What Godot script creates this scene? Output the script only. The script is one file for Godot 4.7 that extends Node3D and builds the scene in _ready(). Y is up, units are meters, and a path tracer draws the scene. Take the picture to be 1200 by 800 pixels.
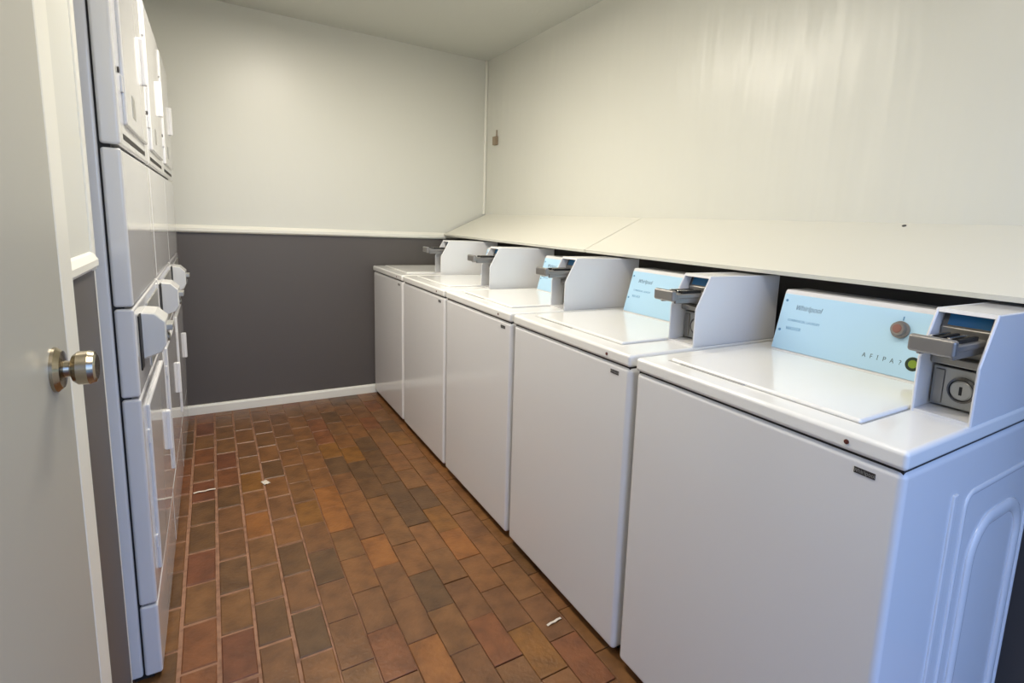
extends Node3D
# A narrow coin laundry room. Metres; x = 0 is the washers' front plane, z = 0 lies at the back wall, +z towards the entrance.

const ZB := 0.06          # back wall face
const XR := 0.834         # right wall face
const XL := -1.14         # left wall face
const YC := 2.415         # ceiling
const ZF := 4.6           # entrance wall face
const PITCH := 0.70
const RAIL := 1.112       # lower edge of the chair rail
const DX := -1.083        # dryer front panels
const DZ := 2.30          # near side of the dryers

var M := {}
var used := {}
var rng := RandomNumberGenerator.new()

# ---------------------------------------------------------------- helpers
func numbered(called: String) -> String:
	var n: int = used.get(called, 0)
	used[called] = n + 1
	return called if n == 0 else "%s_%03d" % [called, n]

func tag(o: Node, label: String, category: String, group := "") -> void:
	o.set_meta("label", label)
	o.set_meta("category", category)
	if group != "":
		o.set_meta("group", group)

func thing(called: String, label: String, category: String, at := Vector3.ZERO, group := "") -> Node3D:
	var o := Node3D.new()
	o.name = numbered(called)
	add_child(o)
	o.position = at
	tag(o, label, category, group)
	return o

func obj(called: String, st: SurfaceTool, m: Material, parent: Node = null) -> MeshInstance3D:
	var o := MeshInstance3D.new()
	o.mesh = st.commit()
	o.material_override = m
	if parent == null:
		o.name = numbered(called)
		add_child(o)
	else:
		o.name = called
		parent.add_child(o, true)
	return o

func struct(called: String, st: SurfaceTool, m: Material) -> MeshInstance3D:
	var o := obj(called, st, m)
	o.set_meta("kind", "structure")
	return o

func mb() -> SurfaceTool:
	var st := SurfaceTool.new()
	st.begin(Mesh.PRIMITIVE_TRIANGLES)
	return st

func tri3(st: SurfaceTool, a: Vector3, b: Vector3, c: Vector3, na: Vector3, nb: Vector3, nc: Vector3) -> void:
	if (b - a).cross(c - a).dot(na + nb + nc) > 0.0:
		var t := b; b = c; c = t
		t = nb; nb = nc; nc = t
	st.set_normal(na); st.add_vertex(a)
	st.set_normal(nb); st.add_vertex(b)
	st.set_normal(nc); st.add_vertex(c)

func quad(st: SurfaceTool, a: Vector3, b: Vector3, c: Vector3, d: Vector3, n: Vector3) -> void:
	tri3(st, a, b, c, n, n, n)
	tri3(st, a, c, d, n, n, n)

func box(st: SurfaceTool, lo: Vector3, hi: Vector3) -> void:
	for ax in 3:
		for s in 2:
			var n := Vector3.ZERO
			n[ax] = 1.0 if s == 1 else -1.0
			var u := (ax + 1) % 3
			var v := (ax + 2) % 3
			var p := []
			for k in [[0, 0], [1, 0], [1, 1], [0, 1]]:
				var q := Vector3.ZERO
				q[ax] = hi[ax] if s == 1 else lo[ax]
				q[u] = hi[u] if k[0] == 1 else lo[u]
				q[v] = hi[v] if k[1] == 1 else lo[v]
				p.append(q)
			quad(st, p[0], p[1], p[2], p[3], n)

# a box with rounded edges of radius r
func rbox(st: SurfaceTool, lo: Vector3, hi: Vector3, r: float, seg := 2) -> void:
	var c := (lo + hi) / 2.0
	var h := (hi - lo) / 2.0
	r = minf(r, minf(h.x, minf(h.y, h.z)) * 0.98)
	var inner := h - Vector3(r, r, r)
	for ax in 3:
		var u := (ax + 1) % 3
		var v := (ax + 2) % 3
		var cu := []
		var cv := []
		for k in range(seg, -1, -1):
			var t := tan(PI / 4.0 * k / seg) * r
			cu.append(-inner[u] - t); cv.append(-inner[v] - t)
		for k in range(0, seg + 1):
			var t := tan(PI / 4.0 * k / seg) * r
			cu.append(inner[u] + t); cv.append(inner[v] + t)
		for s in [-1.0, 1.0]:
			var P := []
			var N := []
			for i in cu.size():
				var rowp := []
				var rown := []
				for j in cv.size():
					var q := Vector3.ZERO
					q[ax] = s * h[ax]; q[u] = cu[i]; q[v] = cv[j]
					var b := q.clamp(-inner, inner)
					var n := (q - b).normalized()
					rowp.append(c + b + n * r)
					rown.append(n)
				P.append(rowp); N.append(rown)
			for i in cu.size() - 1:
				for j in cv.size() - 1:
					tri3(st, P[i][j], P[i + 1][j], P[i + 1][j + 1], N[i][j], N[i + 1][j], N[i + 1][j + 1])
					tri3(st, P[i][j], P[i + 1][j + 1], P[i][j + 1], N[i][j], N[i + 1][j + 1], N[i][j + 1])

# a profile in x,y drawn out along z, with a small chamfer at both ends
func extrude(st: SurfaceTool, poly: PackedVector2Array, z0: float, z1: float, ch := 0.0) -> void:
	if Geometry2D.is_polygon_clockwise(poly):
		poly.reverse()
	var n := poly.size()
	var ins := PackedVector2Array()
	var nor := []
	for i in n:
		var d := (poly[(i + 1) % n] - poly[i]).normalized()
		nor.append(Vector2(d.y, -d.x))
	for i in n:
		var a: Vector2 = nor[(i + n - 1) % n]
		var b: Vector2 = nor[i]
		var m := (a + b).normalized()
		ins.append(poly[i] - m * ch / maxf(0.3, m.dot(b)))
	for i in n:
		var j := (i + 1) % n
		var nn := Vector3(nor[i].x, nor[i].y, 0)
		quad(st, Vector3(poly[i].x, poly[i].y, z0 + ch), Vector3(poly[j].x, poly[j].y, z0 + ch), Vector3(poly[j].x, poly[j].y, z1 - ch), Vector3(poly[i].x, poly[i].y, z1 - ch), nn)
		if ch > 0.0:
			for e in [[z0, z0 + ch, -1.0], [z1, z1 - ch, 1.0]]:
				var cn := (nn + Vector3(0, 0, e[2])).normalized()
				quad(st, Vector3(poly[i].x, poly[i].y, e[1]), Vector3(poly[j].x, poly[j].y, e[1]), Vector3(ins[j].x, ins[j].y, e[0]), Vector3(ins[i].x, ins[i].y, e[0]), cn)
	var ids := Geometry2D.triangulate_polygon(ins)
	for k in range(0, ids.size(), 3):
		for e in [[z0, -1.0], [z1, 1.0]]:
			var nz := Vector3(0, 0, e[1])
			tri3(st, Vector3(ins[ids[k]].x, ins[ids[k]].y, e[0]), Vector3(ins[ids[k + 1]].x, ins[ids[k + 1]].y, e[0]), Vector3(ins[ids[k + 2]].x, ins[ids[k + 2]].y, e[0]), nz, nz, nz)

# profile of (radius, height along axis) turned about an axis through "at"
func lathe(st: SurfaceTool, prof: Array, at: Vector3, axis: Vector3, seg := 28) -> void:
	var y := axis.normalized()
	var x := y.cross(Vector3(0, 1, 0) if absf(y.y) < 0.9 else Vector3(1, 0, 0)).normalized()
	var z := x.cross(y)
	for i in prof.size() - 1:
		var a: Vector2 = prof[i]
		var b: Vector2 = prof[i + 1]
		if a.distance_to(b) < 1e-6:
			continue
		var d := (b - a).normalized()
		var n2 := Vector2(d.y, -d.x)
		for k in seg:
			var t0 := TAU * k / seg
			var t1 := TAU * (k + 1) / seg
			var r0 := x * cos(t0) + z * sin(t0)
			var r1 := x * cos(t1) + z * sin(t1)
			var n0 := r0 * n2.x + y * n2.y
			var n1 := r1 * n2.x + y * n2.y
			var A := at + r0 * a.x + y * a.y
			var B := at + r1 * a.x + y * a.y
			var C := at + r1 * b.x + y * b.y
			var D := at + r0 * b.x + y * b.y
			if a.x > 1e-6:
				tri3(st, A, B, C, n0, n1, n1)
			if b.x > 1e-6 or a.x <= 1e-6:
				tri3(st, A, C, D, n0, n1, n0)

# a raised rounded ring (pressed bead) on a plane facing +z; outline of a rounded rectangle, half-round section
func bead(st: SurfaceTool, lo: Vector2, hi: Vector2, rad: float, w: float, hgt: float, z: float) -> void:
	var path := []
	var nrm := []
	for q in [[hi.x - rad, hi.y - rad, 0.0], [lo.x + rad, hi.y - rad, PI / 2], [lo.x + rad, lo.y + rad, PI], [hi.x - rad, lo.y + rad, PI * 1.5]]:
		for k in 7:
			var t: float = q[2] + PI / 2 * k / 6.0
			path.append(Vector2(q[0] + cos(t) * rad, q[1] + sin(t) * rad))
			nrm.append(Vector2(cos(t), sin(t)))
	var n := path.size()
	for i in n:
		var j := (i + 1) % n
		for s in 6:
			var a0 := PI * s / 6.0
			var a1 := PI * (s + 1) / 6.0
			var pt := []
			var pn := []
			for e in [[i, a0], [j, a0], [j, a1], [i, a1]]:
				var o: Vector2 = nrm[e[0]] * cos(e[1]) * w / 2.0
				pt.append(Vector3(path[e[0]].x + o.x, path[e[0]].y + o.y, z + sin(e[1]) * hgt))
				var nv: Vector2 = nrm[e[0]] * cos(e[1]) * hgt
				pn.append(Vector3(nv.x, nv.y, sin(e[1]) * w / 2.0).normalized())
			tri3(st, pt[0], pt[1], pt[2], pn[0], pn[1], pn[2])
			tri3(st, pt[0], pt[2], pt[3], pn[0], pn[2], pn[3])

func text(parent: Node, called: String, s: String, size: float, m: Material, tr: Transform3D, left := true, slant := 0.0) -> MeshInstance3D:
	var t := TextMesh.new()
	var f := SystemFont.new()
	f.font_names = PackedStringArray(["Droid Sans"])
	t.font = f
	t.text = s
	t.font_size = 32
	t.pixel_size = size / 32.0
	t.depth = 0.0003
	t.horizontal_alignment = HORIZONTAL_ALIGNMENT_LEFT if left else HORIZONTAL_ALIGNMENT_CENTER
	var o := MeshInstance3D.new()
	o.mesh = t
	o.material_override = m
	o.name = called
	parent.add_child(o, true)
	if slant != 0.0:
		tr.basis.y += tr.basis.x * slant
	o.transform = tr
	return o

func mat(c: Color, rough := 0.5, metal := 0.0, spec := 0.5) -> StandardMaterial3D:
	var m := StandardMaterial3D.new()
	m.albedo_color = c
	m.roughness = rough
	m.metallic = metal
	m.metallic_specular = spec
	return m

func noise_tex(seed_: int, freq: float, ramp: Array, size := 512, oct := 4, normal := false, bump := 2.0) -> NoiseTexture2D:
	var n := FastNoiseLite.new()
	n.seed = seed_
	n.frequency = freq
	n.fractal_octaves = oct
	var t := NoiseTexture2D.new()
	t.width = size
	t.height = size
	t.seamless = true
	t.noise = n
	if normal:
		t.as_normal_map = true
		t.bump_strength = bump
	elif ramp.size() > 0:
		var g := Gradient.new()
		g.offsets = PackedFloat32Array([0.0, 0.5, 1.0])
		g.colors = PackedColorArray(ramp)
		t.color_ramp = g
	return t

func triplanar(m: StandardMaterial3D, scale: Vector3) -> void:
	m.uv1_triplanar = true
	m.uv1_world_triplanar = true
	m.uv1_scale = scale

func make_materials() -> void:
	M.wall = mat(Color(0.855, 0.855, 0.815), 0.36)
	M.wall.normal_enabled = true
	M.wall.normal_texture = noise_tex(5, 0.02, [], 512, 4, true, 1.5)
	M.wall.normal_scale = 0.12
	triplanar(M.wall, Vector3(2.2, 0.35, 2.2))
	M.wall_sheet = mat(Color(0.855, 0.855, 0.815), 0.32)
	M.wall_sheet.normal_enabled = true
	M.wall_sheet.normal_texture = noise_tex(6, 0.012, [], 512, 3, true, 3.0)
	M.wall_sheet.normal_scale = 0.45
	triplanar(M.wall_sheet, Vector3(1.6, 0.07, 1.6))
	M.ceiling = mat(Color(0.79, 0.795, 0.76), 0.8)
	M.ceiling.normal_enabled = true
	M.ceiling.normal_texture = noise_tex(8, 0.05, [], 512, 4, true, 2.0)
	M.ceiling.normal_scale = 0.15
	triplanar(M.ceiling, Vector3(1.5, 1.5, 1.5))
	M.grey = mat(Color(0.355, 0.335, 0.32), 0.45)
	M.trim = mat(Color(0.93, 0.925, 0.88), 0.35)
	M.board = mat(Color(0.875, 0.87, 0.825), 0.4)
	M.enamel = mat(Color(0.885, 0.885, 0.885), 0.13, 0.0, 0.55)
	M.enamel_soft = mat(Color(0.86, 0.86, 0.86), 0.24, 0.0, 0.5)
	M.deck = mat(Color(0.93, 0.93, 0.915), 0.13, 0.0, 0.55)
	M.dryer = mat(Color(0.83, 0.832, 0.835), 0.07, 0.0, 0.6)
	M.black = mat(Color(0.03, 0.03, 0.033), 0.6)
	M.groove = mat(Color(0.62, 0.62, 0.61), 0.5)
	M.seam = mat(Color(0.12, 0.11, 0.105), 0.7)
	M.blue = mat(Color(0.69, 0.835, 0.93), 0.28)
	M.ink = mat(Color(0.20, 0.30, 0.42), 0.5)
	M.ink_pale = mat(Color(0.33, 0.54, 0.70), 0.5)
	M.ink_dark = mat(Color(0.17, 0.20, 0.25), 0.5)
	M.chrome = mat(Color(0.74, 0.73, 0.71), 0.22, 1.0)
	M.steel = mat(Color(0.58, 0.57, 0.55), 0.36, 1.0)
	M.dark_metal = mat(Color(0.46, 0.45, 0.44), 0.28, 1.0)
	M.slide = mat(Color(0.56, 0.55, 0.54), 0.3, 0.55)
	M.silver_plate = mat(Color(0.66, 0.66, 0.645), 0.4, 0.6)
	M.meter = mat(Color(0.84, 0.84, 0.83), 0.25, 0.2)
	M.nickel = mat(Color(0.70, 0.66, 0.58), 0.2, 1.0)
	M.dial = mat(Color(0.52, 0.50, 0.49), 0.35, 0.5)
	M.dial_cap = mat(Color(0.52, 0.36, 0.33), 0.4, 0.2)
	M.green = mat(Color(0.45, 0.55, 0.12), 0.5)
	M.green_dark = mat(Color(0.07, 0.16, 0.07), 0.5)
	M.sticker = mat(Color(0.12, 0.42, 0.62), 0.35)
	M.badge = mat(Color(0.20, 0.19, 0.19), 0.4)
	M.red_dot = mat(Color(0.35, 0.16, 0.13), 0.5)
	M.door = mat(Color(0.70, 0.695, 0.655), 0.38)
	M.beige = mat(Color(0.60, 0.53, 0.44), 0.5)
	M.paper = mat(Color(0.84, 0.80, 0.74), 0.8)
	M.concrete = mat(Color(0.62, 0.61, 0.58), 0.9)
	M.concrete.albedo_texture = noise_tex(31, 0.02, [Color(0.8, 0.8, 0.8), Color(0.92, 0.92, 0.92), Color(1, 1, 1)], 256)
	triplanar(M.concrete, Vector3(0.6, 0.6, 0.6))
	M.lamp = mat(Color(0.95, 0.95, 0.92), 0.4)
	M.lamp.emission_enabled = true
	M.lamp.emission = Color(1.0, 0.95, 0.86)
	M.lamp.emission_energy_multiplier = 3.0
	# fired clay paving bricks: one blotchy texture for colour, one for relief, several body colours
	var blotch := noise_tex(12, 0.012, [Color(0.74, 0.72, 0.70), Color(0.9, 0.89, 0.88), Color(1, 1, 1)], 512, 5)
	var grain := noise_tex(14, 0.06, [], 512, 4, true, 3.0)
	M.bricks = []
	for c in [Color(0.505, 0.35, 0.20), Color(0.53, 0.358, 0.20), Color(0.49, 0.335, 0.20), Color(0.52, 0.325, 0.19), Color(0.43, 0.305, 0.18), Color(0.59, 0.38, 0.185), Color(0.54, 0.365, 0.16), Color(0.475, 0.285, 0.18), Color(0.41, 0.298, 0.185)]:
		var m := mat(c, 0.36, 0.0, 0.5)
		m.albedo_texture = blotch
		m.normal_enabled = true
		m.normal_texture = grain
		m.normal_scale = 0.2
		triplanar(m, Vector3(1.7, 1.7, 1.7))
		M.bricks.append(m)
	M.grout = mat(Color(0.63, 0.465, 0.36), 0.7)
	M.grout.albedo_texture = noise_tex(17, 0.03, [Color(0.72, 0.7, 0.68), Color(0.92, 0.92, 0.92), Color(1, 1, 1)], 256)
	triplanar(M.grout, Vector3(2.5, 2.5, 2.5))

# ---------------------------------------------------------------- the scene
func _ready() -> void:
	rng.seed = 4711
	make_materials()
	view_and_light()
	shell()
	floor_bricks()
	boards()
	washers()
	dryers()
	entry_door()
	small_things()

func view_and_light() -> void:
	# a cropped frame: focal length 630 px of 1200 x 800, optical axis at pixel (673, 362)
	var cam := Camera3D.new()
	cam.name = "camera"
	add_child(cam)
	cam.position = Vector3(-0.9173, 1.2502, 3.9462)
	cam.rotation = Vector3(-0.154164, -0.594475, 0.046533)
	cam.projection = Camera3D.PROJECTION_FRUSTUM
	cam.near = 0.05
	cam.far = 60.0
	cam.size = 800.0 / 630.227 * cam.near
	cam.frustum_offset = Vector2(-73.17 / 630.227, -37.863 / 630.227) * cam.near
	cam.current = true
	var we := WorldEnvironment.new()
	we.name = "world"
	var e := Environment.new()
	e.background_mode = Environment.BG_SKY
	var sky := Sky.new()
	var sm := ProceduralSkyMaterial.new()
	sm.sky_top_color = Color(0.41, 0.57, 0.86)
	sm.sky_horizon_color = Color(0.71, 0.81, 0.94)
	sm.ground_bottom_color = Color(0.40, 0.39, 0.37)
	sm.ground_horizon_color = Color(0.60, 0.66, 0.72)
	sm.sun_angle_max = 0.0
	sky.sky_material = sm
	e.sky = sky
	e.background_energy_multiplier = 4.2
	e.ambient_light_source = Environment.AMBIENT_SOURCE_SKY
	e.tonemap_mode = Environment.TONE_MAPPER_LINEAR
	e.tonemap_exposure = 1.0
	e.sdfgi_enabled = true
	e.ssao_enabled = true
	e.ssil_enabled = true
	we.environment = e
	add_child(we)
	ceiling_light(Vector3(-0.52, YC, 1.62), "white fluorescent ceiling fixture over the aisle between washers and dryers", 3.35)
	ceiling_light(Vector3(-0.45, YC, 3.45), "white fluorescent ceiling fixture by the entrance, over the side door", 1.05)

# a surface-mounted fluorescent wrap fixture
func ceiling_light(at: Vector3, label: String, energy: float) -> void:
	var t := thing("ceiling_light", label, "light", at, "fluorescent ceiling fixtures")
	var st := mb()
	rbox(st, Vector3(-0.15, -0.03, -0.63), Vector3(0.15, 0, 0.63), 0.006)
	obj("housing", st, M.trim, t)
	st = mb()
	rbox(st, Vector3(-0.13, -0.062, -0.60), Vector3(0.13, -0.028, 0.60), 0.015, 3)
	obj("lamp_diffuser", st, M.lamp, t)
	var l := AreaLight3D.new()
	l.name = "lamp_glow"
	l.area_size = Vector2(0.26, 1.20)
	l.light_color = Color(1.0, 0.965, 0.91)
	l.light_energy = energy
	l.area_normalize_energy = true
	l.area_range = 12.0
	l.area_attenuation = 2.0
	l.shadow_enabled = true
	t.add_child(l)
	l.position = Vector3(0, -0.068, 0)
	l.rotation = Vector3(-PI / 2, 0, 0)

# ---------------------------------------------------------------- room shell
func shell() -> void:
	var T := 0.12
	var st := mb()
	# back wall
	box(st, Vector3(-2.0, RAIL, ZB - T), Vector3(XR + T, YC, ZB))
	var wb := struct("wall_back", st, M.wall)
	st = mb()
	box(st, Vector3(-2.0, -0.05, ZB - T), Vector3(XR + T, RAIL, ZB))
	obj("painted_dado", st, M.grey, wb)
	# right wall; same grey paint below, run up to the boards to deepen shade
	st = mb()
	box(st, Vector3(XR, 1.27, ZB), Vector3(XR + T, YC, ZF + T))
	var wr := struct("wall_right", st, M.wall_sheet)
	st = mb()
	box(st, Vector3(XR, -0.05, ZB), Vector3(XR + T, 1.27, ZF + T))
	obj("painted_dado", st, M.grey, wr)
	# left wall with the dryer alcove (z < 2.3) and a door opening
	st = mb()
	box(st, Vector3(XL - T, RAIL, 2.36), Vector3(XL, YC, 2.76))
	box(st, Vector3(XL - T, 2.07, 2.76), Vector3(XL, YC, 3.66))
	box(st, Vector3(XL - T, RAIL, 3.66), Vector3(XL, YC, ZF))
	box(st, Vector3(-2.0, -0.05, ZB), Vector3(-1.9, YC, 2.48))
	box(st, Vector3(-1.9, -0.05, 2.36), Vector3(XL - T, YC, 2.48))
	var wl := struct("wall_left", st, M.wall)
	st = mb()
	box(st, Vector3(XL - T, -0.05, 2.36), Vector3(XL, RAIL, 2.76))
	box(st, Vector3(XL - T, -0.05, 3.66), Vector3(XL, RAIL, ZF))
	obj("painted_dado", st, M.grey, wl)
	# closed space behind the side door
	st = mb()
	box(st, Vector3(-1.50, -0.05, 2.70), Vector3(-1.38, YC, 3.72))
	box(st, Vector3(-1.38, -0.05, 2.70), Vector3(XL - T, YC, 2.755))
	box(st, Vector3(-1.38, -0.05, 3.665), Vector3(XL - T, YC, 3.72))
	struct("wall_closet", st, M.wall)
	# entrance wall behind the camera with a wide open doorway
	st = mb()
	box(st, Vector3(XL - T, -0.05, ZF), Vector3(-1.0, YC, ZF + T))
	box(st, Vector3(0.62, -0.05, ZF), Vector3(XR, YC, ZF + T))
	box(st, Vector3(-1.0, 2.12, ZF), Vector3(0.62, YC, ZF + T))
	struct("wall_front", st, M.wall)
	st = mb()
	box(st, Vector3(-2.0, YC, ZB - T), Vector3(XR + T, YC + T, ZF + T))
	struct("ceiling", st, M.ceiling)
	# ground outside
	st = mb()
	box(st, Vector3(-9, -0.2, ZF + T), Vector3(9, -0.02, 16))
	struct("pavement", st, M.concrete)
	# baseboard and chair rail on the back wall
	st = mb()
	var prof := PackedVector2Array([Vector2(0, 0), Vector2(0.014, 0), Vector2(0.014, 0.048), Vector2(0.009, 0.058), Vector2(0, 0.06)])
	moulding(st, prof, Vector3(-1.095, 0, ZB), Vector3(0.03, 0, ZB), Vector3(0, 0, 1))
	struct("baseboard_back", st, M.trim)
	var railp := PackedVector2Array([Vector2(0, 0), Vector2(0.016, 0.004), Vector2(0.022, 0.012), Vector2(0.022, 0.028), Vector2(0.012, 0.040), Vector2(0, 0.046)])
	st = mb()
	moulding(st, railp, Vector3(-1.9, RAIL - 0.006, ZB), Vector3(0.52, RAIL - 0.006, ZB), Vector3(0, 0, 1))
	struct("trim_1", st, M.trim)
	var railq := PackedVector2Array([Vector2(0, 0), Vector2(0.008, 0.004), Vector2(0.013, 0.011), Vector2(0.013, 0.024), Vector2(0.006, 0.036), Vector2(0, 0.040)])
	# chair rail and end casing on the left wall
	st = mb()
	moulding(st, railq, Vector3(XL, RAIL - 0.006, 2.39), Vector3(XL, RAIL - 0.006, 2.665), Vector3(1, 0, 0))
	struct("trim_2", st, M.trim)
	st = mb()
	rbox(st, Vector3(XL - 0.12, 0, 2.345), Vector3(XL, RAIL - 0.01, 2.359), 0.002, 1)
	struct("trim_3", st, M.trim)
	st = mb()
	rbox(st, Vector3(XL - 0.12, RAIL - 0.01, 2.345), Vector3(XL + 0.004, YC, 2.385), 0.006)
	struct("trim_4", st, M.trim)
	# slim corner bead where back and right wall meet
	st = mb()
	rbox(st, Vector3(XR - 0.02, 1.30, ZB), Vector3(XR, YC, ZB + 0.02), 0.008)
	struct("trim_5", st, M.trim)
	# door casing
	st = mb()
	rbox(st, Vector3(XL - 0.002, 0, 2.665), Vector3(XL + 0.014, 2.13, 2.755), 0.005)
	rbox(st, Vector3(XL - 0.002, 0, 3.665), Vector3(XL + 0.014, 2.13, 3.755), 0.005)
	rbox(st, Vector3(XL - 0.002, 2.075, 2.665), Vector3(XL + 0.014, 2.16, 3.755), 0.005)
	struct("trim_6", st, M.trim)

# a moulding profile (out from wall, up) swept from a to b
func moulding(st: SurfaceTool, prof: PackedVector2Array, a: Vector3, b: Vector3, out: Vector3) -> void:
	var n := prof.size()
	for i in n:
		var p := prof[i]
		var q := prof[(i + 1) % n]
		var d := (q - p).normalized()
		var nn := out * d.y + Vector3.UP * -d.x
		quad(st, a + out * p.x + Vector3.UP * p.y, a + out * q.x + Vector3.UP * q.y, b + out * q.x + Vector3.UP * q.y, b + out * p.x + Vector3.UP * p.y, nn)
	var ids := Geometry2D.triangulate_polygon(prof)
	var dir := (b - a).normalized()
	for k in range(0, ids.size(), 3):
		for e in [[a, -dir], [b, dir]]:
			var v := []
			for m in 3:
				v.append(e[0] + out * prof[ids[k + m]].x + Vector3.UP * prof[ids[k + m]].y)
			tri3(st, v[0], v[1], v[2], e[1], e[1], e[1])

# ---------------------------------------------------------------- floor
func floor_bricks() -> void:
	var pw := 0.0927
	var pl := 0.206
	var x0 := -1.05 - pw
	var st := mb()
	box(st, Vector3(-2.0, -0.06, ZB), Vector3(-0.587, -0.003, ZF + 0.12))
	box(st, Vector3(-0.587, -0.06, ZB), Vector3(XR, -0.006, ZF + 0.12))
	var fl := struct("floor", st, M.grout)
	var gaps := [0.010, 0.010, 0.010, 0.009, 0.007, 0.0045, 0.003, 0.0025, 0.0022, 0.0022, 0.0022, 0.0022, 0.0022]
	for col in 13:
		var cx := x0 + (col + 0.5) * pw
		var gap: float = gaps[col]
		var full := brick_mesh(pw - gap, pl - gap, 0.003 if gap > 0.005 else 0.0013)
		var z := ZB + 0.09 + (0.0 if col % 2 == 0 else 0.103) - pl
		while z < ZF + 0.1:
			var za := maxf(z, ZB + 0.012)
			if z + pl - za > 0.03:
				var o := MeshInstance3D.new()
				o.name = "brick"
				o.mesh = full if za == z else brick_mesh(pw - gap, z + pl - za - gap, 0.0013)
				var pick := rng.randf()
				var mi := 0
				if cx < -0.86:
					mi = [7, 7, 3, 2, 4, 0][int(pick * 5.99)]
				else:
					mi = [0, 0, 1, 1, 2, 0, 2, 3, 2, 5, 6, 1, 8, 0, 1, 0, 2, 4][int(pick * 17.99)]
				o.material_override = M.bricks[mi]
				fl.add_child(o, true)
				o.position = Vector3(cx + rng.randf_range(-0.0012, 0.0012), rng.randf_range(-0.0006, 0.0006), (za + z + pl) / 2.0 + rng.randf_range(-0.002, 0.002))
				o.rotation = Vector3(rng.randf_range(-0.003, 0.003), rng.randf_range(-0.005, 0.005), rng.randf_range(-0.004, 0.004))
			z += pl

func brick_mesh(w: float, l: float, b: float) -> ArrayMesh:
	var st := mb()
	var h := Vector2(w / 2, l / 2)
	var g := h - Vector2(b, b)
	var top := [Vector3(-g.x, 0, -g.y), Vector3(g.x, 0, -g.y), Vector3(g.x, 0, g.y), Vector3(-g.x, 0, g.y)]
	var mid := [Vector3(-h.x, -b * 0.8, -h.y), Vector3(h.x, -b * 0.8, -h.y), Vector3(h.x, -b * 0.8, h.y), Vector3(-h.x, -b * 0.8, h.y)]
	quad(st, top[0], top[1], top[2], top[3], Vector3.UP)
	for i in 4:
		var j := (i + 1) % 4
		var m: Vector3 = (mid[i] + mid[j]) / 2.0
		var n := Vector3(m.x, 0, m.z).normalized()
		quad(st, top[i], top[j], mid[j], mid[i], (n + Vector3.UP).normalized())
		var dn := Vector3(0, -0.012, 0)
		quad(st, mid[i], mid[j], mid[j] + dn, mid[i] + dn, n)
	return st.commit()

# ---------------------------------------------------------------- sloping boards over the pipe gap
func boards() -> void:
	var a := Vector2(XR, 1.303)
	var b := Vector2(0.50, 1.143)
	var d := (b - a).normalized()
	var n := Vector2(d.y, -d.x)
	if n.y > 0:
		n = -n
	var poly := PackedVector2Array([a, b, b + n * 0.014, a + n * 0.014 + d * 0.008])
	var labels := ["cream painted sloping cover board above the farther washers, ending at the back wall", "long cream painted sloping cover board above the washers beside the entrance"]
	var spans := [[ZB + 0.024, 1.905], [1.912, 4.45]]
	for k in 2:
		var t := thing("cover_board", labels[k], "cover board", Vector3(0, 0, spans[k][0]))
		var st := mb()
		extrude(st, poly, 0, spans[k][1] - spans[k][0], 0.002)
		obj("board", st, M.board, t)
		if k == 1:
			st = mb()
			var p := a + d * 0.02
			lathe(st, [Vector2(0.006, 0), Vector2(0.006, 0.002), Vector2(0, 0.0025)], Vector3(p.x, p.y, 3.132 - spans[k][0]), Vector3(-n.x, -n.y, 0), 12)
			obj("screw", st, M.badge, t)
	# wooden cleat the boards are fixed to
	var st2 := mb()
	rbox(st2, Vector3(XR - 0.04, 1.215, ZB + 0.02), Vector3(XR, 1.255, 4.4), 0.003, 1)
	struct("trim_7", st2, M.board)

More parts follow.
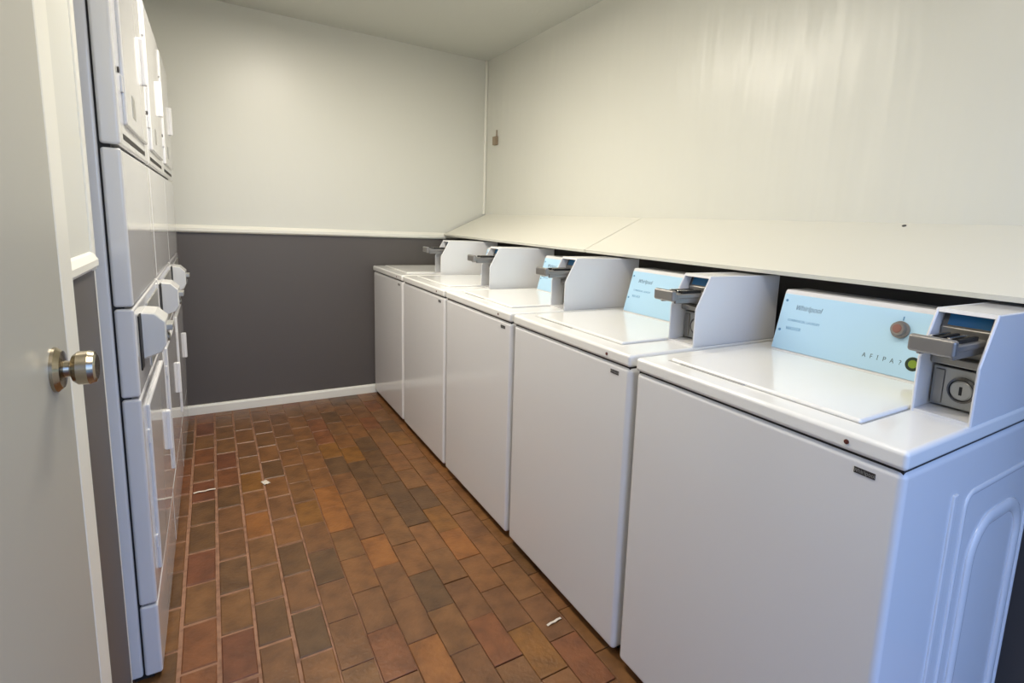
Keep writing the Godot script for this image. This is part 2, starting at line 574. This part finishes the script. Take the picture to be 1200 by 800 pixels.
# ---------------------------------------------------------------- washing machines
# origin at the floor, at the front left (far) lower corner; x into the wall, z towards the entrance
func make_washer() -> Node3D:
	var t := thing("washing_machine", "", "washing machine")
	var W := 0.675
	var D := 0.66
	var st := mb()
	rbox(st, Vector3(0, 0.022, 0), Vector3(D, 0.8765, W), 0.014, 3)
	obj("cabinet", st, M.enamel, t)
	st = mb()
	box(st, Vector3(0.03, 0.012, 0.01), Vector3(D - 0.02, 0.03, W - 0.01))
	obj("base_pan", st, M.black, t)
	for fx in [0.06, D - 0.06]:
		for fz in [0.06, W - 0.06]:
			st = mb()
			lathe(st, [Vector2(0, 0), Vector2(0.02, 0), Vector2(0.018, 0.016), Vector2(0, 0.016)], Vector3(fx, 0, fz), Vector3.UP, 14)
			obj("foot", st, M.black, t)
	st = mb()
	box(st, Vector3(0.006, 0.870, 0.006), Vector3(D - 0.006, 0.884, W - 0.006))
	obj("seam", st, M.seam, t)
	# pressed side panel
	var sp := mb()
	rbox(sp, Vector3(0.203, 0.10, W - 0.004), Vector3(0.223, 0.788, W + 0.004), 0.0038, 3)
	bead(sp, Vector2(0.268, 0.09), Vector2(0.635, 0.772), 0.03, 0.014, 0.0035, W)
	bead(sp, Vector2(0.335, 0.12), Vector2(0.59, 0.688), 0.085, 0.034, 0.007, W)
	obj("side_panel_bead", sp, M.enamel, t)
	# top deck
	st = mb()
	rbox(st, Vector3(-0.004, 0.879, -0.001), Vector3(D, 0.914, W + 0.001), 0.009, 3)
	var dk := obj("deck", st, M.deck, t)
	st = mb()
	box(st, Vector3(0.056, 0.912, 0.058), Vector3(0.432, 0.9146, W - 0.108))
	obj("lid_gap", st, M.groove, dk)
	st = mb()
	rbox(st, Vector3(0.060, 0.900, 0.062), Vector3(0.428, 0.9215, W - 0.112), 0.0065, 3)
	var lid := obj("lid", st, M.deck, t)
	st = mb()
	rbox(st, Vector3(0.054, 0.9135, 0.10), Vector3(0.0602, 0.9165, 0.30), 0.001, 1)
	obj("finger_grip", st, M.groove, lid)
	st = mb()
	lathe(st, [Vector2(0.0045, 0), Vector2(0.0045, 0.0015), Vector2(0, 0.0022)], Vector3(-0.004, 0.896, W - 0.10), Vector3(-1, 0, 0), 12)
	obj("deck_screw", st, M.red_dot, dk)
	st = mb()
	rbox(st, Vector3(-0.0012, 0.846, W - 0.083), Vector3(0.002, 0.857, W - 0.046), 0.0006, 1)
	var bd := obj("badge", st, M.badge, t)
	text(bd, "badge_lettering", "Whirlpool", 0.0085, M.silver_plate, Transform3D(Basis(Vector3(0, 0, 1), Vector3(0, 1, 0), Vector3(-1, 0, 0)), Vector3(-0.0013, 0.8515, W - 0.0645)), false)
	# console
	st = mb()
	var lo := Vector2(0.450, 0.916)
	var hi := Vector2(0.496, 1.086)
	extrude(st, PackedVector2Array([lo, hi, Vector2(0.502, 1.092), Vector2(0.60, 1.092), Vector2(0.645, 1.07), Vector2(0.65, 0.912), Vector2(0.450, 0.912)]), 0.078, W - 0.109, 0.003)
	obj("console", st, M.enamel_soft, t)
	var up := Vector3(hi.x - lo.x, hi.y - lo.y, 0).normalized()
	var nor := Vector3(0, 0, 1).cross(up)
	var org := Vector3(lo.x, lo.y, 0)
	var face := Transform3D(Basis(Vector3(0, 0, 1), up, nor), org)
	st = mb()
	rbox(st, Vector3(0.082, 0.006, -0.001), Vector3(W - 0.113, 0.170, 0.0025), 0.001, 1)
	var cp := obj("control_panel", st, M.blue, t)
	cp.transform = face
	var zt := 0.0026
	text(cp, "lettering", "Whirlpool", 0.0185, M.ink, Transform3D(Basis.IDENTITY, Vector3(0.128, 0.133, zt)), true, 0.22)
	text(cp, "lettering", "COMMERCIAL LAUNDRY", 0.0092, M.ink_pale, Transform3D(Basis.IDENTITY, Vector3(0.112, 0.094, zt)))
	text(cp, "lettering", "WASHER", 0.0125, M.ink_pale, Transform3D(Basis.IDENTITY, Vector3(0.112, 0.070, zt)))
	for e in [["A", 0.345], ["F", 0.364], ["I", 0.381], ["P", 0.396], ["A", 0.414], ["?", 0.434]]:
		text(cp, "lettering", e[0], 0.015, M.ink_dark, Transform3D(Basis.IDENTITY, Vector3(e[1], 0.042, zt)))
	# dial with chrome skirt
	st = mb()
	lathe(st, [Vector2(0.0215, 0), Vector2(0.0215, 0.006), Vector2(0.0175, 0.009), Vector2(0.0165, 0.020), Vector2(0.0145, 0.022), Vector2(0, 0.022)], Vector3(0.420, 0.121, zt), Vector3(0, 0, 1), 30)
	var dl := obj("dial", st, M.dial, cp)
	st = mb()
	lathe(st, [Vector2(0.011, 0), Vector2(0.010, 0.0015), Vector2(0, 0.002)], Vector3(0.420, 0.121, zt + 0.022), Vector3(0, 0, 1), 24)
	obj("dial_cap", st, M.dial_cap, cp)
	st = mb()
	rbox(st, Vector3(0.4185, 0.145, zt - 0.0005), Vector3(0.4215, 0.155, zt + 0.0006), 0.0003, 1)
	obj("pointer_mark", st, M.ink_pale, cp)
	st = mb()
	lathe(st, [Vector2(0.017, 0), Vector2(0.017, 0.0005), Vector2(0, 0.0005)], Vector3(0.466, 0.045, zt), Vector3(0, 0, 1), 28)
	obj("sticker_ring", st, M.green_dark, cp)
	st = mb()
	lathe(st, [Vector2(0.010, 0), Vector2(0.010, 0.0004), Vector2(0, 0.0004)], Vector3(0.466, 0.045, zt + 0.0006), Vector3(0, 0, 1), 24)
	obj("sticker", st, M.green, cp)
	for s in [[0.094, 0.150], [0.094, 0.062]]:
		st = mb()
		lathe(st, [Vector2(0.004, 0), Vector2(0.004, 0.001), Vector2(0, 0.0015)], Vector3(s[0], s[1], zt), Vector3(0, 0, 1), 12)
		obj("panel_screw", st, M.ink_pale, cp)
	coin_box(t, W)
	return t

# coin meter housing at the entrance end of the deck
func coin_box(t: Node3D, W: float) -> void:
	var z0 := W - 0.108
	var z1 := W - 0.001
	var side := PackedVector2Array([Vector2(0.222, 0.912), Vector2(0.222, 1.026), Vector2(0.274, 1.122), Vector2(0.60, 1.122), Vector2(0.60, 0.912)])
	var st := mb()
	extrude(st, side, z0, z0 + 0.006, 0.0022)
	extrude(st, side, z1 - 0.006, z1, 0.0022)
	extrude(st, PackedVector2Array([Vector2(0.274, 1.1215), Vector2(0.598, 1.1215), Vector2(0.598, 1.114), Vector2(0.271, 1.114)]), z0 + 0.004, z1 - 0.004)
	extrude(st, PackedVector2Array([Vector2(0.224, 0.913), Vector2(0.224, 0.920), Vector2(0.30, 0.922), Vector2(0.30, 0.913)]), z0 + 0.004, z1 - 0.004)
	extrude(st, PackedVector2Array([Vector2(0.315, 0.914), Vector2(0.335, 1.117), Vector2(0.598, 1.117), Vector2(0.598, 0.914)]), z0 + 0.004, z1 - 0.004)
	var cb := obj("coin_box", st, M.enamel, t)
	cb.position.x = 0.014
	var zc := (z0 + z1) / 2.0
	# vault door: brushed plate in a frame, with a round lock
	st = mb()
	rbox(st, Vector3(0.278, 0.926, z0 + 0.010), Vector3(0.32, 1.006, z1 - 0.010), 0.003)
	obj("vault_door", st, M.silver_plate, cb)
	st = mb()
	rbox(st, Vector3(0.274, 0.930, z0 + 0.014), Vector3(0.280, 1.000, z0 + 0.032), 0.002, 1)
	obj("vault_frame", st, M.steel, cb)
	st = mb()
	lathe(st, [Vector2(0.0255, 0), Vector2(0.0255, 0.006), Vector2(0.0215, 0.008), Vector2(0.020, 0.004), Vector2(0.0, 0.004)], Vector3(0.278, 0.966, zc + 0.012), Vector3(-1, 0, 0), 30)
	obj("lock_ring", st, M.dark_metal, cb)
	st = mb()
	lathe(st, [Vector2(0.0195, 0), Vector2(0.0195, 0.005), Vector2(0.017, 0.007), Vector2(0.0, 0.007)], Vector3(0.275, 0.966, zc + 0.012), Vector3(-1, 0, 0), 28)
	obj("lock", st, M.silver_plate, cb)
	st = mb()
	rbox(st, Vector3(0.2665, 0.957, zc + 0.0095), Vector3(0.269, 0.974, zc + 0.0145), 0.0008, 1)
	obj("keyhole", st, M.black, cb)
	# coin slide: bezel, tray with slots and handle
	st = mb()
	rbox(st, Vector3(0.262, 1.012, z0 + 0.008), Vector3(0.335, 1.028, z1 - 0.008), 0.003)
	rbox(st, Vector3(0.285, 1.026, z0 + 0.008), Vector3(0.335, 1.086, z1 - 0.008), 0.004)
	obj("slide_bezel", st, M.steel, cb)
	st = mb()
	rbox(st, Vector3(0.150, 1.056, z0 + 0.018), Vector3(0.30, 1.070, z1 - 0.018), 0.004)
	rbox(st, Vector3(0.138, 1.049, z0 + 0.014), Vector3(0.156, 1.081, z1 - 0.014), 0.006, 3)
	rbox(st, Vector3(0.160, 1.042, z0 + 0.022), Vector3(0.29, 1.058, z0 + 0.030), 0.002, 1)
	rbox(st, Vector3(0.160, 1.042, z1 - 0.030), Vector3(0.29, 1.058, z1 - 0.022), 0.002, 1)
	obj("coin_slide", st, M.slide, cb)
	for k in 4:
		st = mb()
		var cz := z0 + 0.029 + k * 0.0155
		rbox(st, Vector3(0.185, 1.0685, cz), Vector3(0.265, 1.078, cz + 0.007), 0.0015, 1)
		obj("coin_slot", st, M.chrome if k % 2 == 0 else M.black, cb)
	st = mb()
	rbox(st, Vector3(0, 0, -0.0008), Vector3(z1 - z0 - 0.034, 0.024, 0.0008), 0.0004, 1)
	var lb := obj("price_label", st, M.sticker, cb)
	var up := Vector3(0.013, 0.032, 0).normalized()
	lb.transform = Transform3D(Basis(Vector3(0, 0, 1), up, Vector3(0, 0, 1).cross(up)), Vector3(0.2892, 1.0885, z0 + 0.018))
	st = mb()
	extrude(st, PackedVector2Array([Vector2(0.288, 1.084), Vector2(0.301, 1.116), Vector2(0.336, 1.116), Vector2(0.336, 1.084)]), z0 + 0.008, z1 - 0.008)
	obj("label_holder", st, M.dark_metal, cb)

func washers() -> void:
	var labels := [
		"white coin washer tucked against the grey back wall",
		"white coin washer, second from the back wall",
		"white coin washer in the middle of the row of five",
		"white coin washer between the middle washer and the one with its embossed side exposed",
		"white coin washer at the open end of the row, its embossed side exposed"]
	var proto := make_washer()
	for k in 5:
		var o := proto
		if k > 0:
			o = proto.duplicate()
			o.name = numbered("washing_machine")
			add_child(o)
		o.position = Vector3(0, 0, 0.088 + (PITCH + 0.002) * k)
		tag(o, labels[k], "washing machine", "top-loading coin washers in a row")

# ---------------------------------------------------------------- stacked dryers
# origin on the floor at the front far corner; the front looks along +x
func make_dryer() -> Node3D:
	var t := thing("stacked_dryer", "", "dryer")
	var W := 0.685
	var secs := [["toe_panel", 0.012, 0.214], ["lower_front", 0.219, 0.776], ["coin_panel", 0.781, 1.002], ["middle_panel", 1.007, 1.378], ["upper_front", 1.386, 1.965]]
	var st := mb()
	rbox(st, Vector3(-0.72, 0.012, 0.003), Vector3(-0.042, 1.96, W - 0.003), 0.006)
	obj("cabinet", st, M.dryer, t)
	st = mb()
	box(st, Vector3(-0.06, 0.0, 0.02), Vector3(-0.02, 1.955, W - 0.012))
	box(st, Vector3(-0.70, 0.0, 0.02), Vector3(-0.06, 0.014, W - 0.02))
	obj("inner_frame", st, M.seam, t)
	var parts := {}
	for s in secs:
		st = mb()
		rbox(st, Vector3(-0.038, s[1], 0.0), Vector3(0.0, s[2], W), 0.007, 3)
		parts[s[0]] = obj(s[0], st, M.dryer, t)
	for e in [["lower_front", 0.262, 0.735], ["upper_front", 1.44, 1.93]]:
		var p: Node = parts[e[0]]
		st = mb()
		rbox(st, Vector3(-0.004, e[1], 0.09), Vector3(0.008, e[2], W - 0.09), 0.010, 3)
		obj("door", st, M.dryer, p)
		st = mb()
		var hy: float = (e[1] + e[2]) / 2.0
		rbox(st, Vector3(0.004, hy - 0.07, 0.115), Vector3(0.020, hy + 0.07, 0.135), 0.006)
		obj("handle", st, M.enamel, p)
		for hz in [hy - 0.15, hy + 0.15]:
			st = mb()
			rbox(st, Vector3(-0.002, hz - 0.02, W - 0.094), Vector3(0.005, hz + 0.02, W - 0.080), 0.003, 1)
			obj("hinge", st, M.dryer, p)
	st = mb()
	rbox(st, Vector3(-0.004, 1.404, 0.12), Vector3(0.0008, 1.417, W - 0.06), 0.0004, 1)
	obj("vent_slot", st, M.seam, parts["upper_front"])
	st = mb()
	rbox(st, Vector3(0.0075, 1.475, 0.40), Vector3(0.0086, 1.53, 0.47), 0.0004, 1)
	obj("notice_label", st, M.silver_plate, parts["upper_front"])
	st = mb()
	lathe(st, [Vector2(0.007, 0), Vector2(0.007, 0.003), Vector2(0, 0.004)], Vector3(0, 1.56, W - 0.05), Vector3(1, 0, 0), 14)
	obj("panel_screw", st, M.badge, parts["upper_front"])
	# coin meter on the middle panel
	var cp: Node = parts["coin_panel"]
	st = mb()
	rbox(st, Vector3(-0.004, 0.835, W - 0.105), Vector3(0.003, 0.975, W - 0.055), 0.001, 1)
	obj("reflection_insert", st, M.black, cp)  # black insert put in for the dark reflection beside the meter
	st = mb()
	extrude(st, PackedVector2Array([Vector2(-0.003, 0.845), Vector2(0.040, 0.862), Vector2(0.050, 0.885), Vector2(0.050, 0.945), Vector2(0.028, 0.968), Vector2(-0.003, 0.972)]), W - 0.26, W - 0.135, 0.003)
	obj("coin_meter", st, M.meter, cp)
	st = mb()
	rbox(st, Vector3(0.046, 0.915, W - 0.235), Vector3(0.064, 0.932, W - 0.165), 0.003)
	obj("coin_slide", st, M.silver_plate, cp)
	st = mb()
	lathe(st, [Vector2(0.012, 0), Vector2(0.012, 0.004), Vector2(0.009, 0.006), Vector2(0, 0.006)], Vector3(0.049, 0.892, W - 0.198), Vector3(1, 0, 0), 20)
	obj("lock", st, M.steel, cp)
	st = mb()
	rbox(st, Vector3(-0.002, 0.79, 0.05), Vector3(0.003, 0.975, W - 0.29), 0.001, 1)
	obj("instruction_plate", st, M.silver_plate, cp)
	return t

func dryers() -> void:
	var labels := [
		"white double-stacked coin dryer in the corner by the back wall",
		"white double-stacked coin dryer in the middle of three stacks",
		"white double-stacked coin dryer with exposed side next to the left wall's end trim"]
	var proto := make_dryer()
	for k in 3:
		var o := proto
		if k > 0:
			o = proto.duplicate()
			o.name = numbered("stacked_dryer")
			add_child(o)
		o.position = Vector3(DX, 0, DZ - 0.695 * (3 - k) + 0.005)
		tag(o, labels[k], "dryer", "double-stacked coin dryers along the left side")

# ---------------------------------------------------------------- side door, ajar
func entry_door() -> void:
	var o := Node3D.new()
	o.name = "door_1"
	o.set_meta("kind", "structure")
	add_child(o)
	o.position = Vector3(XL, 0, 3.655)
	var L := 0.875
	o.rotation.y = -0.020
	var st := mb()
	rbox(st, Vector3(-0.044, 0.012, -L), Vector3(0.0, 2.055, 0.0), 0.003)
	obj("leaf", st, M.door, o)
	var kz := -L + 0.085
	var ky := 1.0
	st = mb()
	lathe(st, [Vector2(0.034, 0), Vector2(0.034, 0.004), Vector2(0.028, 0.010), Vector2(0.013, 0.012), Vector2(0.012, 0.018), Vector2(0.020, 0.021), Vector2(0.0255, 0.027), Vector2(0.0265, 0.040), Vector2(0.024, 0.047), Vector2(0.019, 0.049), Vector2(0, 0.049)], Vector3(0, ky, kz), Vector3(1, 0, 0), 36)
	obj("door_knob", st, M.nickel, o)
	st = mb()
	rbox(st, Vector3(-0.034, ky - 0.06, -L - 0.0015), Vector3(-0.010, ky + 0.06, -L + 0.002), 0.0006, 1)
	obj("latch_plate", st, M.nickel, o)

# ---------------------------------------------------------------- small things
func small_things() -> void:
	# wall clip near the corner
	var t := thing("wall_clip", "small beige cable clip on the white wall near the corner", "clip", Vector3(XR, 1.835, 0.245))
	var st := mb()
	rbox(st, Vector3(-0.022, -0.035, -0.028), Vector3(0.0, 0.025, 0.028), 0.004)
	obj("clip_body", st, M.beige, t)
	st = mb()
	lathe(st, [Vector2(0, 0), Vector2(0.004, 0), Vector2(0.004, 0.045), Vector2(0, 0.045)], Vector3(-0.008, 0.024, 0.014), Vector3.UP, 10)
	obj("wire", st, M.beige, t)
	# scraps of paper on the bricks, and a white scuff built as one
	scrap("torn white paper strip lying on the bricks beside the dryers", Vector3(-1.0, 0.0012, 1.185), 0.082, 0.012, 0.05)
	scrap("small crumpled white scrap lying on the bricks of the aisle", Vector3(-0.765, 0.0012, 1.22), 0.026, 0.042, 0.35)
	scrap("thin white scuff on the bricks in front of the washers", Vector3(-0.07, 0.0012, 2.66), 0.055, 0.008, 0.12)

func scrap(label: String, at: Vector3, w: float, l: float, turn: float) -> void:
	var st := mb()
	var n := 4
	for i in n:
		var x0 := -w / 2 + w * i / n
		var x1 := -w / 2 + w * (i + 1) / n
		var y0 := 0.0012 + 0.0022 * (i % 2)
		var y1 := 0.0012 + 0.0022 * ((i + 1) % 2)
		for s in [0.0, -0.0008]:
			var nn := Vector3(-(y1 - y0), x1 - x0, 0).normalized() * (1.0 if s == 0.0 else -1.0)
			quad(st, Vector3(x0, y0 + s, -l / 2), Vector3(x1, y1 + s, -l / 2), Vector3(x1, y1 + s, l / 2), Vector3(x0, y0 + s, l / 2), nn)
	var o := obj("paper_scrap", st, M.paper)
	o.position = at
	o.rotation.y = turn
	tag(o, label, "paper", "paper scraps on the floor")
